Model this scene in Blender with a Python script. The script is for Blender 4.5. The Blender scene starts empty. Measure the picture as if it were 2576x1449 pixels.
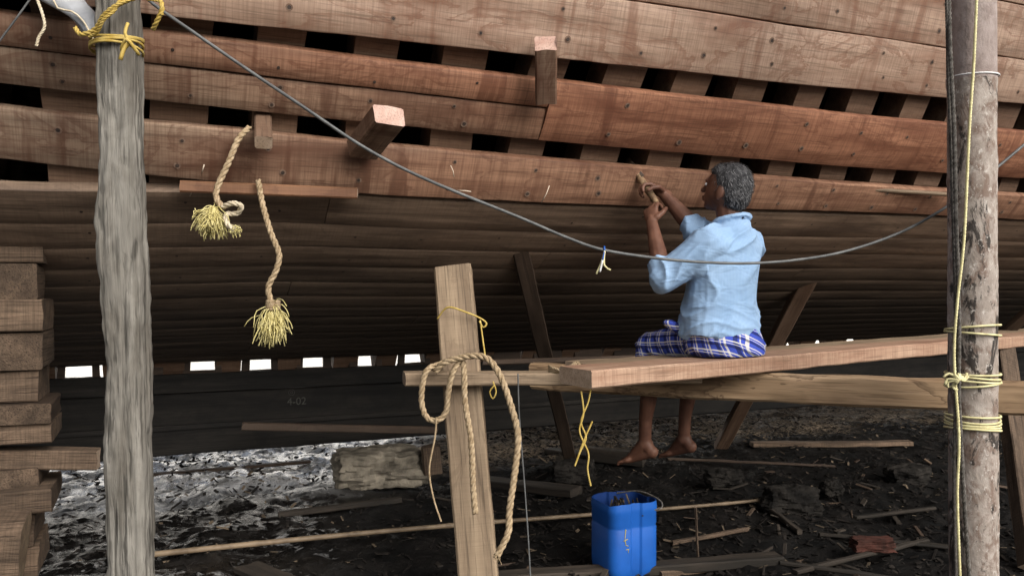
import bpy, math, random
import numpy as np
from mathutils import Vector, Matrix, noise
random.seed(7)
V=Vector
scene=bpy.context.scene
EYE=1.3
F=2003.0
def P(u,v,y):
    """world point (metres) from a measured bearing / elevation and its real distance y"""
    return V(((u-1288)/F*y, y, EYE+(725-v)/F*y))
# ---------------------------------------------------------------- mesh builder
class MB:
    def __init__(s): s.v=[];s.f=[];s.m=[]
    def add(s,vs,fs,mi=0):
        b=len(s.v); s.v+= [V(p) for p in vs]
        for f in fs: s.f.append(tuple(b+i for i in f)); s.m.append(mi)
    def rings(s,rings,mi=0,closed=True,caps=True,capmi=None,loop=False):
        n=len(rings[0]); b=len(s.v)
        for r in rings: s.v+=[V(p) for p in r]
        R=len(rings)
        for i in range(R if loop else R-1):
            i2=(i+1)%R
            for j in range(n if closed else n-1):
                k=(j+1)%n
                s.f.append((b+i*n+j,b+i*n+k,b+i2*n+k,b+i2*n+j)); s.m.append(mi)
        if caps and not loop:
            c=mi if capmi is None else capmi
            s.f.append(tuple(b+j for j in reversed(range(n)))); s.m.append(c)
            s.f.append(tuple(b+(R-1)*n+j for j in range(n))); s.m.append(c)
    def tube(s,pts,r,sides=8,mi=0,loop=False,caps=True):
        fr=frames(pts,loop)
        rg=[]
        for i,(p,a,b) in enumerate(fr):
            rr=r(i/(len(fr)-1)) if callable(r) else r
            rg.append([p+(a*math.cos(t)+b*math.sin(t))*rr for t in [2*math.pi*k/sides for k in range(sides)]])
        s.rings(rg,mi,caps=caps,loop=loop)
    def ell(s,c,rad,M=None,mi=0,nu=16,nv=10):
        M=M or Matrix.Identity(3); rg=[]
        c=V(c)
        for i in range(1,nv):
            ph=math.pi*i/nv
            rg.append([c+M@V((rad[0]*math.sin(ph)*math.cos(2*math.pi*j/nu),rad[1]*math.sin(ph)*math.sin(2*math.pi*j/nu),-rad[2]*math.cos(ph))) for j in range(nu)])
        b=len(s.v); s.rings(rg,mi,caps=False)
        n0=len(s.v); s.v+=[c+M@V((0,0,-rad[2])),c+M@V((0,0,rad[2]))]
        for j in range(nu):
            s.f.append((n0,b+(j+1)%nu,b+j)); s.m.append(mi)
            e=b+(nv-2)*nu; s.f.append((n0+1,e+j,e+(j+1)%nu)); s.m.append(mi)
    def cap(s,A,B,ra,rb,mi=0,sides=12):
        A=V(A);B=V(B);d=(B-A).normalized()
        pts=[];rs=[]
        for t in (0.05,.4,.75): 
            pts.append(A-d*ra*(1-t)); rs.append(ra*math.sqrt(1-(1-t)**2))
        pts.append(A);rs.append(ra);pts.append((A+B)/2);rs.append((ra+rb)/2);pts.append(B);rs.append(rb)
        for t in (.75,.4,.05):
            pts.append(B+d*rb*(1-t)); rs.append(rb*math.sqrt(1-(1-t)**2))
        a=d.orthogonal().normalized();b=d.cross(a)
        s.rings([[p+(a*math.cos(k)+b*math.sin(k))*r for k in [2*math.pi*i/sides for i in range(sides)]] for p,r in zip(pts,rs)],mi)
def frames(pts,loop=False):
    pts=[V(p) for p in pts]; n=len(pts); out=[]; a=None
    for i in range(n):
        if loop: t=pts[(i+1)%n]-pts[i-1]
        else: t=pts[min(i+1,n-1)]-pts[max(i-1,0)]
        if t.length<1e-9: t=V((0,0,1))
        t.normalize()
        if a is None: a=t.orthogonal().normalized()
        else:
            a=a-t*a.dot(t)
            if a.length<1e-6: a=t.orthogonal()
            a.normalize()
        out.append((pts[i],a.copy(),t.cross(a)))
    return out
def smooth(pts,step=.01):
    pts=[V(p) for p in pts]; out=[]
    for i in range(len(pts)-1):
        p0=pts[max(i-1,0)];p1=pts[i];p2=pts[i+1];p3=pts[min(i+2,len(pts)-1)]
        n=max(2,int((p2-p1).length/step))
        for k in range(n):
            t=k/n
            out.append(.5*((2*p1)+(p2-p0)*t+(2*p0-5*p1+4*p2-p3)*t*t+(3*p1-p0-3*p2+p3)*t**3))
    out.append(pts[-1]); return out
def rope_into(mb,pts,r,mi=0,pitch=None,step=None):
    pitch=pitch or r*7; step=step or r*.8
    sp=smooth(pts,step); fr=frames(sp); L=0; 
    ang=[0]
    for i in range(1,len(sp)): L+=(sp[i]-sp[i-1]).length; ang.append(2*math.pi*L/pitch)
    for k in range(3):
        o=k*2*math.pi/3
        mb.tube([p+(a*math.cos(t+o)+b*math.sin(t+o))*r*.52 for (p,a,b),t in zip(fr,ang)],r*.56,6,mi)
def tassel_into(mb,c,d,L,spread,n,mi=0,r=.0013,curl=.32,grav=.12):
    d=V(d).normalized()
    for i in range(n):
        q=(d+V((random.gauss(0,1),random.gauss(0,1),random.gauss(0,1)))*spread).normalized()
        l=L*random.uniform(.45,1.1); p=V(c)+V([random.uniform(-.012,.012) for _ in range(3)]); pts=[p.copy()]
        for k in range(6):
            q=(q+V((random.gauss(0,curl),random.gauss(0,curl),random.gauss(0,curl)-grav))).normalized()
            p=p+q*l/6; pts.append(p.copy())
        mb.tube(pts,r,4,mi)
def mk(name,mb,mats,parent=None,origin=None,sm=True,label=None,cat=None,group=None,kind=None,autos=None):
    o=V(origin) if origin is not None else V((0,0,0))
    me=bpy.data.meshes.new(name); me.from_pydata([tuple(p-o) for p in mb.v],[],mb.f)
    if not isinstance(mats,(list,tuple)): mats=[mats]
    for m in mats: me.materials.append(m)
    me.polygons.foreach_set('material_index',mb.m)
    if sm: me.polygons.foreach_set('use_smooth',[True]*len(me.polygons))
    me.update()
    if sm and autos: 
        try: me.set_sharp_from_angle(angle=math.radians(autos))
        except Exception: pass
    ob=bpy.data.objects.new(name,me); scene.collection.objects.link(ob)
    if parent: ob.parent=parent
    else: ob.location=o
    tag(ob,label,cat,group,kind); return ob
def tag(ob,label=None,cat=None,group=None,kind=None):
    if label: ob["label"]=label
    if cat: ob["category"]=cat
    if group: ob["group"]=group
    if kind: ob["kind"]=kind
def empty(name,loc,label,cat,rotz=0):
    e=bpy.data.objects.new(name,None); scene.collection.objects.link(e); e.location=loc; e.rotation_euler=(0,0,rotz)
    e.empty_display_size=.2; tag(e,label,cat); return e
# ---------------------------------------------------------------- materials
class N:
    def __init__(s,name):
        s.m=bpy.data.materials.new(name); s.m.use_nodes=True; s.nt=s.m.node_tree; s.b=s.nt.nodes['Principled BSDF']
    def n(s,t,**k):
        x=s.nt.nodes.new(t)
        for a,b in k.items(): setattr(x,a,b)
        return x
    def l(s,a,b): s.nt.links.new(a,b)
    def coord(s,rnd=True):
        tc=s.n('ShaderNodeTexCoord')
        if not rnd: return tc.outputs['Object']
        oi=s.n('ShaderNodeObjectInfo'); mu=s.n('ShaderNodeMath',operation='MULTIPLY'); mu.inputs[1].default_value=37
        s.l(oi.outputs['Random'],mu.inputs[0]); ad=s.n('ShaderNodeVectorMath',operation='ADD')
        s.l(tc.outputs['Object'],ad.inputs[0]); s.l(mu.outputs[0],ad.inputs[1]); return ad.outputs[0]
    def noise(s,co,scale=(1,1,1),sc=1,det=4,dist=0,rough=.55):
        mp=s.n('ShaderNodeMapping'); mp.inputs['Scale'].default_value=scale; s.l(co,mp.inputs[0])
        x=s.n('ShaderNodeTexNoise'); x.inputs['Scale'].default_value=sc; x.inputs['Detail'].default_value=det
        x.inputs['Distortion'].default_value=dist; x.inputs['Roughness'].default_value=rough
        s.l(mp.outputs[0],x.inputs['Vector']); return x.outputs['Fac']
    def ramp(s,f,stops):
        x=s.n('ShaderNodeValToRGB'); e=x.color_ramp.elements
        while len(e)<len(stops): e.new(.5)
        for i,(p,c) in enumerate(stops):
            e[i].position=p; e[i].color=(c,c,c,1) if not isinstance(c,(tuple,list)) else (*c,1)
        s.l(f,x.inputs[0]); return x.outputs[0]
    def mix(s,f,a,b,mode='MIX'):
        x=s.n('ShaderNodeMix',data_type='RGBA',blend_type=mode)
        for v,i in ((f,0),(a,6),(b,7)):
            if isinstance(v,(int,float)): x.inputs[i].default_value=v
            elif isinstance(v,tuple): x.inputs[i].default_value=(*v,1)
            else: s.l(v,x.inputs[i])
        return x.outputs[2]
    def maprange(s,f,a,b,c=0,d=1):
        x=s.n('ShaderNodeMapRange'); 
        for i,v in enumerate((a,b,c,d)): x.inputs[i+1].default_value=v
        s.l(f,x.inputs[0]); return x.outputs[0]
    def math(s,op,a,b,c=None):
        x=s.n('ShaderNodeMath',operation=op)
        for i,v in enumerate((a,b,c)):
            if v is None: continue
            if isinstance(v,(int,float)): x.inputs[i].default_value=v
            else: s.l(v,x.inputs[i])
        return x.outputs[0]
    def bump(s,h,st=.3,d=.01,prev=None):
        x=s.n('ShaderNodeBump'); x.inputs['Distance'].default_value=d
        if isinstance(st,(int,float)): x.inputs['Strength'].default_value=st
        else: s.l(st,x.inputs['Strength'])
        s.l(h,x.inputs['Height'])
        if prev: s.l(prev,x.inputs['Normal'])
        return x.outputs[0]
    def fin(s,col,rough=.7,normal=None,spec=.3,metal=0):
        if isinstance(col,tuple): s.b.inputs['Base Color'].default_value=(*col,1)
        else: s.l(col,s.b.inputs['Base Color'])
        if isinstance(rough,(int,float)): s.b.inputs['Roughness'].default_value=rough
        else: s.l(rough,s.b.inputs['Roughness'])
        s.b.inputs['Specular IOR Level'].default_value=spec; s.b.inputs['Metallic'].default_value=metal
        if normal: s.l(normal,s.b.inputs['Normal'])
        return s.m
def wood(name,dark,light,stain=(.1,.04,.025),amt=.5,gs=(1.2,22,22),rough=.65,bump=.35,saw=.25,tide=.3,spec=.3,bd=.004,vary=.35,crack=.45,cs=(4,150,150),ct=.35,drip=0,fade=None,patch=0):
    n=N(name); co=n.coord()
    g=n.noise(co,gs,1,5,.25); c=n.mix(n.ramp(g,[(.30,0),(.70,1)]),dark,light)
    if fade:
        raw=n.coord(False); sx=n.n('ShaderNodeSeparateXYZ'); n.l(raw,sx.inputs[0])
        wob=n.noise(raw,(1,3,3),1.5,3); fx=n.math('MULTIPLY_ADD',wob,2.4,sx.outputs[0])
        c=n.mix(n.maprange(fx,fade[1]+1.2,fade[2]+1.2,fade[3],0),c,n.mix(n.ramp(g,[(.30,0),(.70,1)]),tuple(x*.55 for x in fade[0]),fade[0]))
    big=n.noise(co,(.9,3.5,3.5),1.3,4,.5)
    c=n.mix(n.ramp(big,[(.50,0),(.68,amt)]),c,stain)
    if patch>0:
        pt=n.noise(co,(5,9,9),1,6,.6,.7); c=n.mix(n.ramp(pt,[(.48,0),(.62,patch)]),c,stain)
    if tide>0:
        t=n.noise(co,(2.4,6,6),1,5,.7); tm=n.ramp(t,[(.45,0),(.5,tide),(.51,0),(.6,0)])
        c=n.mix(tm,c,stain)
    if drip>0:
        dr=n.noise(co,(13,1.6,1.6),1,4,.4); c=n.mix(n.ramp(dr,[(.55,0),(.66,drip)]),c,stain)
    fine=n.noise(co,cs,1,3,0); c=n.mix(n.ramp(fine,[(ct,crack),(ct+.12,0)]),c,tuple(x*.3 for x in dark))
    if saw>0:
        sw=n.noise(co,(140,5,5),1,3,.2); c=n.mix(n.ramp(sw,[(.35,saw),(.6,0)]),c,tuple(x*.6 for x in dark))
    oi=n.n('ShaderNodeObjectInfo'); v=n.ramp(oi.outputs['Random'],[(0,1-vary),(1,1)]); c=n.mix(1.0,c,v,'MULTIPLY')
    nb=n.bump(g,bump,bd)
    if crack>.6: nb=n.bump(fine,.8,.006,nb)
    if saw>0: nb=n.bump(sw,bump*.6,bd*.5,nb)
    return n.fin(c,rough,nb,spec)
M_top=wood('plank_pale_teak',(.26,.168,.118),(.49,.345,.26),(.18,.078,.046),.85,saw=.4,rough=.5,vary=.1,tide=.6,drip=.6)
M_red=wood('plank_red_teak',(.21,.090,.052),(.43,.21,.125),(.115,.040,.023),.85,saw=.45,rough=.5,vary=.08,tide=.5,drip=.65,fade=((.34,.235,.165),-.6,1.3,.9))
M_red2=wood('plank_brown_teak',(.185,.092,.057),(.375,.215,.137),(.10,.042,.026),.85,saw=.45,rough=.5,vary=.08,tide=.5,drip=.65,fade=((.34,.25,.18),-.4,1.4,.9))
M_botA=wood('bottom_planking_upper',(.135,.092,.064),(.30,.21,.148),(.065,.042,.03),.7,saw=.2,vary=.12,rough=.65,tide=.3)  # three tones of one planking: light fading underneath put into the colour
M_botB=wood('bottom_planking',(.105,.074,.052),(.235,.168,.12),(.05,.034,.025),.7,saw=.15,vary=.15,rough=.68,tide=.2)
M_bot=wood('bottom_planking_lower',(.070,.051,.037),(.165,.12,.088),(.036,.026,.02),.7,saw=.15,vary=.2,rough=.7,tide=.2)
M_fr=wood('frame_timber',(.17,.10,.063),(.31,.20,.137),(.12,.06,.035),.5,saw=.25)
M_keel=wood('keel_tarred',(.012,.011,.010),(.038,.033,.028),(.008,.008,.008),.6,saw=0,rough=.7,spec=.2,patch=.5)
M_inner=wood('inside_shade_timber',(.03,.02,.015),(.06,.04,.03),saw=0)
M_grey=wood('weathered_grey_post',(.13,.122,.107),(.29,.275,.245),(.095,.083,.068),.6,gs=(2.5,34,34),bump=1.0,bd=.010,saw=0,tide=.2,rough=.95,vary=0,crack=.75,cs=(3,75,75),ct=.34,spec=.1,patch=.4)
M_tan=wood('tan_timber',(.19,.135,.088),(.36,.27,.18),(.12,.08,.05),.5,bump=.5,saw=.15,tide=.3,vary=.1,crack=.6)
M_scaf=wood('scaffold_plank_wood',(.32,.185,.122),(.54,.375,.265),(.24,.115,.07),.6,saw=.5,tide=.3,vary=.1)
M_bear=wood('bearer_wood',(.21,.13,.07),(.48,.335,.205),(.07,.038,.02),.85,saw=0,tide=.7,vary=.1)
M_end=wood('end_grain',(.36,.26,.18),(.55,.42,.32),(.3,.2,.13),.3,gs=(20,20,20),saw=0,tide=.2,vary=.1)
M_pinkend=wood('pink_end_grain',(.46,.29,.235),(.62,.45,.375),(.4,.2,.15),.3,gs=(20,20,20),saw=0,tide=.2,vary=.1)
M_crib=wood('crib_timber',(.095,.064,.043),(.235,.162,.11),(.045,.032,.022),.8,bump=.9,bd=.01,saw=.4,rough=.85,vary=.35,crack=.7,patch=.4)
M_scrap=wood('ground_scrap_timber',(.022,.018,.014),(.065,.05,.038),(.012,.011,.009),.7,bump=.8,bd=.006,saw=0,rough=.8,vary=.5)
M_orange=wood('orange_batten',(.20,.095,.05),(.33,.17,.09),(.12,.05,.03),.5,saw=.2,tide=.4)
M_dprop=wood('dark_prop_wood',(.05,.034,.024),(.115,.078,.055),(.05,.03,.02),.4)
def simple(name,a,b,sc=8,rough=.6,spec=.3,bump=.2,bd=.004,metal=0,dist=.3):
    n=N(name); co=n.coord(); f=n.noise(co,(1,1,1),sc,5,dist); c=n.mix(n.ramp(f,[(.35,0),(.65,1)]),a,b)
    return n.fin(c,rough,n.bump(f,bump,bd),spec,metal)
M_rope=simple('manila_rope',(.25,.18,.105),(.45,.35,.23),60,.85,.1,.5,.002)
M_ropew=simple('pale_rope',(.45,.38,.27),(.66,.58,.44),60,.85,.1)
M_yel=simple('yellow_fibre',(.46,.39,.14),(.72,.64,.32),50,.7,.2)
M_cord=simple('yellow_cord',(.42,.29,.06),(.56,.42,.13),40,.6,.3)
M_cream=simple('cream_cord',(.56,.50,.26),(.78,.73,.42),40,.6,.3)
M_blackrope=simple('dark_rope',(.055,.05,.043),(.15,.138,.125),60,.8,.2)
M_cable=simple('grey_cable',(.07,.073,.075),(.13,.135,.135),20,.5,.4)
M_iron=simple('iron_nail',(.02,.014,.012),(.06,.04,.03),60,.6,.4)
M_plug=simple('nail_plug',(.12,.07,.05),(.22,.15,.11),60,.7,.2)
M_blue=simple('blue_plastic',(.008,.075,.33),(.012,.11,.46),5,.45,.4,.15,.004)
M_bluein=simple('blue_plastic_inside',(.003,.02,.10),(.005,.03,.14),5,.6,.2)
M_paint=simple('yellow_paint',(.42,.34,.05),(.5,.42,.10),30,.8,.1)
M_skin=simple('skin',(.095,.041,.026),(.165,.077,.049),14,.55,.35,.25,.002)
M_hair=simple('grey_hair',(.025,.025,.027),(.09,.09,.095),40,.8,.2,.5,.003)
M_hair2=simple('grey_hair_strand',(.05,.05,.053),(.25,.25,.26),70,.6,.3,0)
M_conc=simple('old_concrete',(.08,.07,.055),(.29,.255,.20),9,.9,.2,1.0,.03,0,.1)
M_dstone=simple('dark_stone',(.008,.0075,.007),(.028,.025,.022),9,.9,.1,1.0,.03,0,.1)
M_bam=simple('bamboo',(.12,.086,.054),(.23,.17,.11),12,.55,.35)
M_redp=simple('red_clay',(.025,.011,.008),(.07,.026,.019),20,.9,.2,.6,.01)
M_tarp=simple('grey_tarpaulin',(.20,.21,.23),(.50,.52,.55),6,.35,.5,.4,.01)
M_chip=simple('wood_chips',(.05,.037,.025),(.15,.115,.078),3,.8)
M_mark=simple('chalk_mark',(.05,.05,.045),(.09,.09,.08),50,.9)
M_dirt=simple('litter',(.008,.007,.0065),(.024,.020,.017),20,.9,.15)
M_wht=simple('white_plastic',(.6,.6,.6),(.8,.8,.8),5,.5)
M_pale=simple('pale_sliver',(.5,.4,.3),(.7,.6,.48),5,.7)
M_bounce=simple('bounce_white',(.80,.79,.76),(.88,.87,.84),2,.9,.1,.3,.01)  # bright white of the added bounce wall
def polemat():
    n=N('rusted_pipe'); co=n.coord(False)
    a=n.noise(co,(9,9,6),2.2,6,.4,.7); b=n.noise(co,(30,30,18),1,5,.2)
    c=n.mix(n.ramp(b,[(.3,0),(.7,1)]),(.24,.20,.17),(.42,.37,.33))
    c=n.mix(n.ramp(a,[(.48,0),(.60,.8)]),c,(.16,.105,.08))
    d=n.noise(co,(8,8,3.5),1.3,7,.6,.75); c=n.mix(n.ramp(d,[(.53,0),(.58,.95)]),c,(.03,.025,.022))
    w=n.noise(co,(26,26,18),2.2,5,.2,.7); c=n.mix(n.ramp(w,[(.59,0),(.63,.75)]),c,(.54,.50,.46))
    s=n.n('ShaderNodeSeparateXYZ'); n.l(co,s.inputs[0])
    top=n.n('ShaderNodeMath',operation='GREATER_THAN'); top.inputs[1].default_value=2.05; n.l(s.outputs[2],top.inputs[0])
    c2=n.mix(n.ramp(b,[(.3,0),(.7,1)]),(.25,.20,.18),(.37,.31,.29)); c2=n.mix(n.ramp(a,[(.48,0),(.62,.5)]),c2,(.17,.125,.11))
    c=n.mix(top.outputs[0],c,c2)
    h=n.mix(.5,a,d); return n.fin(c,.8,n.bump(h,1.0,.012),.3)
M_pole=polemat()
def shirtmat():
    n=N('light_blue_shirt_cloth'); co=n.coord(False); f=n.noise(co,(1,1,1),5,3)
    mp=n.n('ShaderNodeMapping'); mp.inputs['Rotation'].default_value=(0,0,.7); n.l(co,mp.inputs[0])
    w=n.n('ShaderNodeTexWave'); w.inputs['Scale'].default_value=38; n.l(mp.outputs[0],w.inputs['Vector'])
    c=n.mix(n.ramp(f,[(.3,0),(.7,1)]),(.25,.39,.59),(.33,.48,.68)); c=n.mix(n.ramp(w.outputs['Fac'],[(.4,0),(.6,.12)]),c,(.20,.32,.58))
    fo=n.noise(co,(1,1,2.2),8,2,.8)
    return n.fin(c,.9,n.bump(fo,.4,.025),.1)
M_shirt=shirtmat()
def plaid():
    n=N('checked_lungi_cloth'); co=n.coord(False)
    mp=n.n('ShaderNodeMapping'); mp.inputs['Rotation'].default_value=(0,0,.72); n.l(co,mp.inputs[0])
    s=n.n('ShaderNodeSeparateXYZ'); n.l(mp.outputs[0],s.inputs[0])
    wv=n.noise(co,(1,1,1),6,2); 
    s0=n.math('MULTIPLY_ADD',wv,.02,n.math('MULTIPLY_ADD',s.outputs[2],.25,s.outputs[0])); s1=n.math('MULTIPLY_ADD',s.outputs[1],.35,s.outputs[2]); s1=n.math('MULTIPLY_ADD',wv,.02,s1)
    c=(.05,.085,.46); col=None
    for o,per in ((s0,.060),(s1,.050)):
        for ph,wd,cc,al in ((0,.22,(.012,.013,.035),.7),(.5,.12,(.72,.70,.62),.75),(.70,.06,(.72,.70,.62),.65)):
            fr=n.math('FRACT',n.math('MULTIPLY_ADD',o,1/per,20+ph),0); lt=n.math('LESS_THAN',fr,wd); mu=n.math('MULTIPLY',lt,al)
            col=n.mix(mu,c if col is None else col,cc)
    f=n.noise(co,(1,1,1),18,3)
    return n.fin(col,.85,n.bump(f,.3,.01),.15)
M_lungi=plaid()
def groundmat():
    n=N('shipyard_mud'); co=n.coord(False)
    a=n.noise(co,(1,1,1),6,6,.4,.65); b=n.noise(co,(1,1,1),1.1,4,.5); d=n.noise(co,(1,1,1),24,5,.5,.75)
    c=n.mix(n.ramp(a,[(.38,0),(.66,1)]),(.003,.003,.003),(.011,.0095,.0085))
    c=n.mix(n.ramp(d,[(.60,0),(.68,.4)]),c,(.035,.03,.025))
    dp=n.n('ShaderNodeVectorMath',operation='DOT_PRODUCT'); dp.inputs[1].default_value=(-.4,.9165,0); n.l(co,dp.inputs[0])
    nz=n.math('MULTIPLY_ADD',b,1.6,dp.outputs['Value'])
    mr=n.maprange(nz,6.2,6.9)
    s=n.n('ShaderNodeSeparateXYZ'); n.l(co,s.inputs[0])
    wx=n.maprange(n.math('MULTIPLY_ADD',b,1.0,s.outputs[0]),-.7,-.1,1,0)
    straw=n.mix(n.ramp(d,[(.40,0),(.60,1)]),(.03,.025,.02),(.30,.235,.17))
    glare_mud=n.mix(n.ramp(d,[(.42,0),(.60,1)]),(.05,.048,.044),(.62,.60,.56))  # pale left-hand ground: bright glare painted into the mud colour
    li=n.mix(wx,straw,glare_mud); c=n.mix(mr,c,li)  # straw and mud past the keel painted paler, as if sunlit
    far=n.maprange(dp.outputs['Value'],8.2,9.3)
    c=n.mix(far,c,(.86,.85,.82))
    dry=n.ramp(b,[(.35,.6),(.65,.9)]); wet=n.ramp(a,[(.42,.12),(.62,.4)])
    ro=n.mix(wx,dry,wet)
    inv=n.maprange(dp.outputs['Value'],8.0,9.0,.8,0)
    nb=n.bump(d,inv,.012,n.bump(a,inv,.03))
    m=n.fin(c,ro,nb,.5); n.l(n.ramp(wx,[(0,.15),(1,.8)]),n.b.inputs['Specular IOR Level'])
    # reflected glare on the wet side, put into colour and metallic between the clods
    glare_mask=n.math('MULTIPLY',n.ramp(a,[(.46,1),(.60,0)]),n.math('MULTIPLY',wx,n.maprange(nz,5.85,6.7)))
    sp=n.math('MULTIPLY',n.ramp(a,[(.37,1),(.42,0)]),n.math('MULTIPLY',wx,.3)); glare_mask=n.math('MAXIMUM',glare_mask,sp)
    glare_mask=n.math('MULTIPLY',glare_mask,n.maprange(dp.outputs['Value'],7.6,8.4,1,0))
    n.l(n.math('MULTIPLY',glare_mask,.9),n.b.inputs['Metallic'])
    c=n.mix(glare_mask,c,(.92,.92,.92)); n.l(c,n.b.inputs['Base Color']); return m
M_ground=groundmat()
# ---------------------------------------------------------------- timber
def timber(name,A,B,w,h,mats,up=(0,0,1),seg=None,ch=.006,amp=.003,taper=1.0,fr=6,label=None,cat=None,group=None,parent=None,seed=0):
    A=V(A);B=V(B);L=(B-A).length;x=(B-A).normalized();up=V(up)
    y=up.cross(x).normalized();z=x.cross(y)
    seg=seg or max(3,int(L/.05)); rg=[]
    base=[(w/2-ch,-h/2),(w/2,-h/2+ch),(w/2,0),(w/2,h/2-ch),(w/2-ch,h/2),(0,h/2),(-w/2+ch,h/2),(-w/2,h/2-ch),(-w/2,0),(-w/2,-h/2+ch),(-w/2+ch,-h/2),(0,-h/2)]
    for i in range(seg+1):
        t=i/seg; k=1+(taper-1)*t; r=[]; X=L*t
        for (a,b) in base:
            nv=noise.noise_vector(V((X*fr+seed,a*20+seed*3,b*20)))
            nl=noise.noise_vector(V((X*1.3+seed,seed,3)))*1.5
            ex=noise.noise(V((a*30+seed,b*30,seed)))*.012*(1 if i in (0,seg) else 0)
            r.append(V((X+ex,a*k+(nv.y+nl.y)*amp,b*k+(nv.z+nl.z)*amp)))
        rg.append(r)
    mb=MB(); mb.rings(rg,0,capmi=1)
    o=mk(name,mb,mats if isinstance(mats,list) else [mats,M_end],sm=True,autos=35,label=label,cat=cat,group=group)
    Mx=Matrix.Identity(4)
    for i in range(3): Mx[i][0]=x[i];Mx[i][1]=y[i];Mx[i][2]=z[i];Mx[i][3]=A[i]
    if parent:
        o.parent=parent; o.matrix_parent_inverse=Matrix.Identity(4); o.matrix_basis=parent_inv(parent)@Mx
    else: o.matrix_world=Mx
    return o
def parent_inv(p):
    return (Matrix.Translation(p.location)@Matrix.Rotation(p.rotation_euler[2],4,'Z')).inverted()
# ---------------------------------------------------------------- BOAT
ROT=math.atan2(.4,.9165)
boat=empty('wooden_boat',(0,0,0),'large unfinished wooden boat hull on blocks with open plank gaps','boat',ROT)
hx,hy=math.cos(ROT),math.sin(ROT)
S0,S1=-1.7,10.0
def fit(q,pts,deg=2):
    ss=[];zz=[]
    for u,v in pts:
        a=(u-1288)/F; y=q/(hx-hy*a); ss.append(y*(hx*a+hy)); zz.append(EYE+(725-v)/F*y)
    c=np.polyfit(ss,zz,deg); lo,hi=min(ss),max(ss)
    return lambda s:float(np.polyval(c,max(lo,min(hi,s))))
E1=fit(2.92,[(400,44),(640,67),(900,94),(1345,139),(1600,176),(2000,214),(2390,247),(2576,264)],3)
E2=fit(2.98,[(0,31),(400,80),(640,105),(900,144),(1345,201),(2000,270),(2390,316),(2576,331)],3)
E3=fit(3.13,[(0,216),(450,262),(700,283),(1100,329),(1600,381),(2000,411),(2390,434),(2576,452)])
E4=fit(3.17,[(0,268),(450,314),(900,359),(1345,397),(1600,421),(2000,452),(2390,480),(2576,493)])
E5=fit(3.27,[(0,402),(450,447),(900,488),(1300,510),(1600,520),(2000,530),(2390,545)],3)
E6a=fit(3.30,[(0,443),(450,470),(900,495),(1300,514),(1600,524),(2000,535),(2390,550)])
def E6(s):
    return min(E6a(s),E5(s)-.008)-max(0,min(1,(.45-s)/.9))*.045
def bot(t):
    def f(s):
        z0=E6(s); return (3.30+2.15*t, z0*(1-t)+.83*t-.12*math.sin(math.pi*t**.75))
    return f
def ed(q,E): return lambda s:(q,E(s))
def const(q,z): return lambda s:(q,z)
PL=.045
def strake(name,top,botm,mat,s0=S0,s1=S1,proud=0,nails=0,mir=False,th=PL,seed=0,bulge=0,wob=.003,c=.008,gap=.0025):
    mb=MB(); n=max(2,int((s1-s0)/.06)); rg=[]
    for i in range(n+1):
        s=s0+(s1-s0)*i/n
        a=V((0,*top(s)));b=V((0,*botm(s))); d=(b-a); d.normalize()
        nin=V((0,-d.z,d.y))
        if nin.y<0: nin=-nin
        j1=noise.noise(V((s*1.7,seed,1)))*wob+noise.noise(V((s*9,seed,1)))*wob*.5; j2=noise.noise(V((s*1.7,seed,7)))*wob+noise.noise(V((s*9,seed,7)))*wob*.5
        a=a+d*(gap+j1);b=b-d*(gap+j2); a-=nin*proud; b-=nin*proud
        X=V((s,0,0)); H=(b-a).length
        pr=[a+nin*th, a+nin*c, a+nin*c*.3+d*c*.3, a+d*c, a+d*H*.33-nin*bulge, a+d*H*.66-nin*bulge, b-d*c, b+nin*c*.3-d*c*.3, b+nin*c, b+nin*th]
        if mir: pr=[V((0,11.2-p.y,p.z)) for p in pr]
        rg.append([X+p for p in pr])
    mb.rings(rg,0,capmi=0)
    if nails:
        s=FR0-10*PITCH
        while s<s1-.08:
            if s>s0+.06:
                a=V((s,*top(s)));b=V((s,*botm(s)));d=(b-a).normalized();nin=V((0,-d.z,d.y))
                if nin.y<0: nin=-nin
                for tt in ((.27,.73) if nails==2 else (random.uniform(.3,.7),)):
                    if random.random()<.12: continue
                    cc=a.lerp(b,tt+random.uniform(-.06,.06))-nin*(proud+bulge+.0015)+V((random.uniform(-.04,.04),0,0))
                    r=random.uniform(.009,.015) if nails==2 else .006
                    for rr,off,mi in ((r,0,2 if nails==2 else 1),(r*.55,.001,1)):
                        b0=len(mb.v); mb.v+=[cc-nin*off+(V((1,0,0))*math.cos(q)+d*math.sin(q)*1.0)*rr for q in [k2*math.pi/5 for k2 in range(10)]]
                        mb.f.append(tuple(range(b0,b0+10))); mb.m.append(mi)
            s+=PITCH
    return mk(name,mb,[mat,M_iron,M_plug],parent=boat,sm=True,autos=35)
PITCH=.355; FR0=1.47
up3=const(2.64,3.20); up1=const(2.75,2.78)
sm1=ed(2.83,lambda s:2.465+.015*s)
strake('side_plank',up3,up1,M_top,S0,3.1,nails=2,seed=2); strake('side_plank',up3,up1,M_top,3.104,S1,nails=2,seed=3)
strake('side_plank',up1,sm1,M_top,nails=2,seed=4)
strake('side_plank',sm1,ed(2.92,E1),M_top,nails=2,seed=5,proud=.006,wob=.004)
mid2=lambda s:(3.045,E2(s)*.55+E3(s)*.45)
strake('wale_plank',ed(2.98,E2),mid2,M_red,S0,1.485,proud=.013,nails=1,seed=6,bulge=.006,wob=.004)
strake('wale_plank',mid2,ed(3.13,E3),M_red2,S0,1.485,nails=2,seed=7,proud=.006,bulge=.004,wob=.004)
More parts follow.
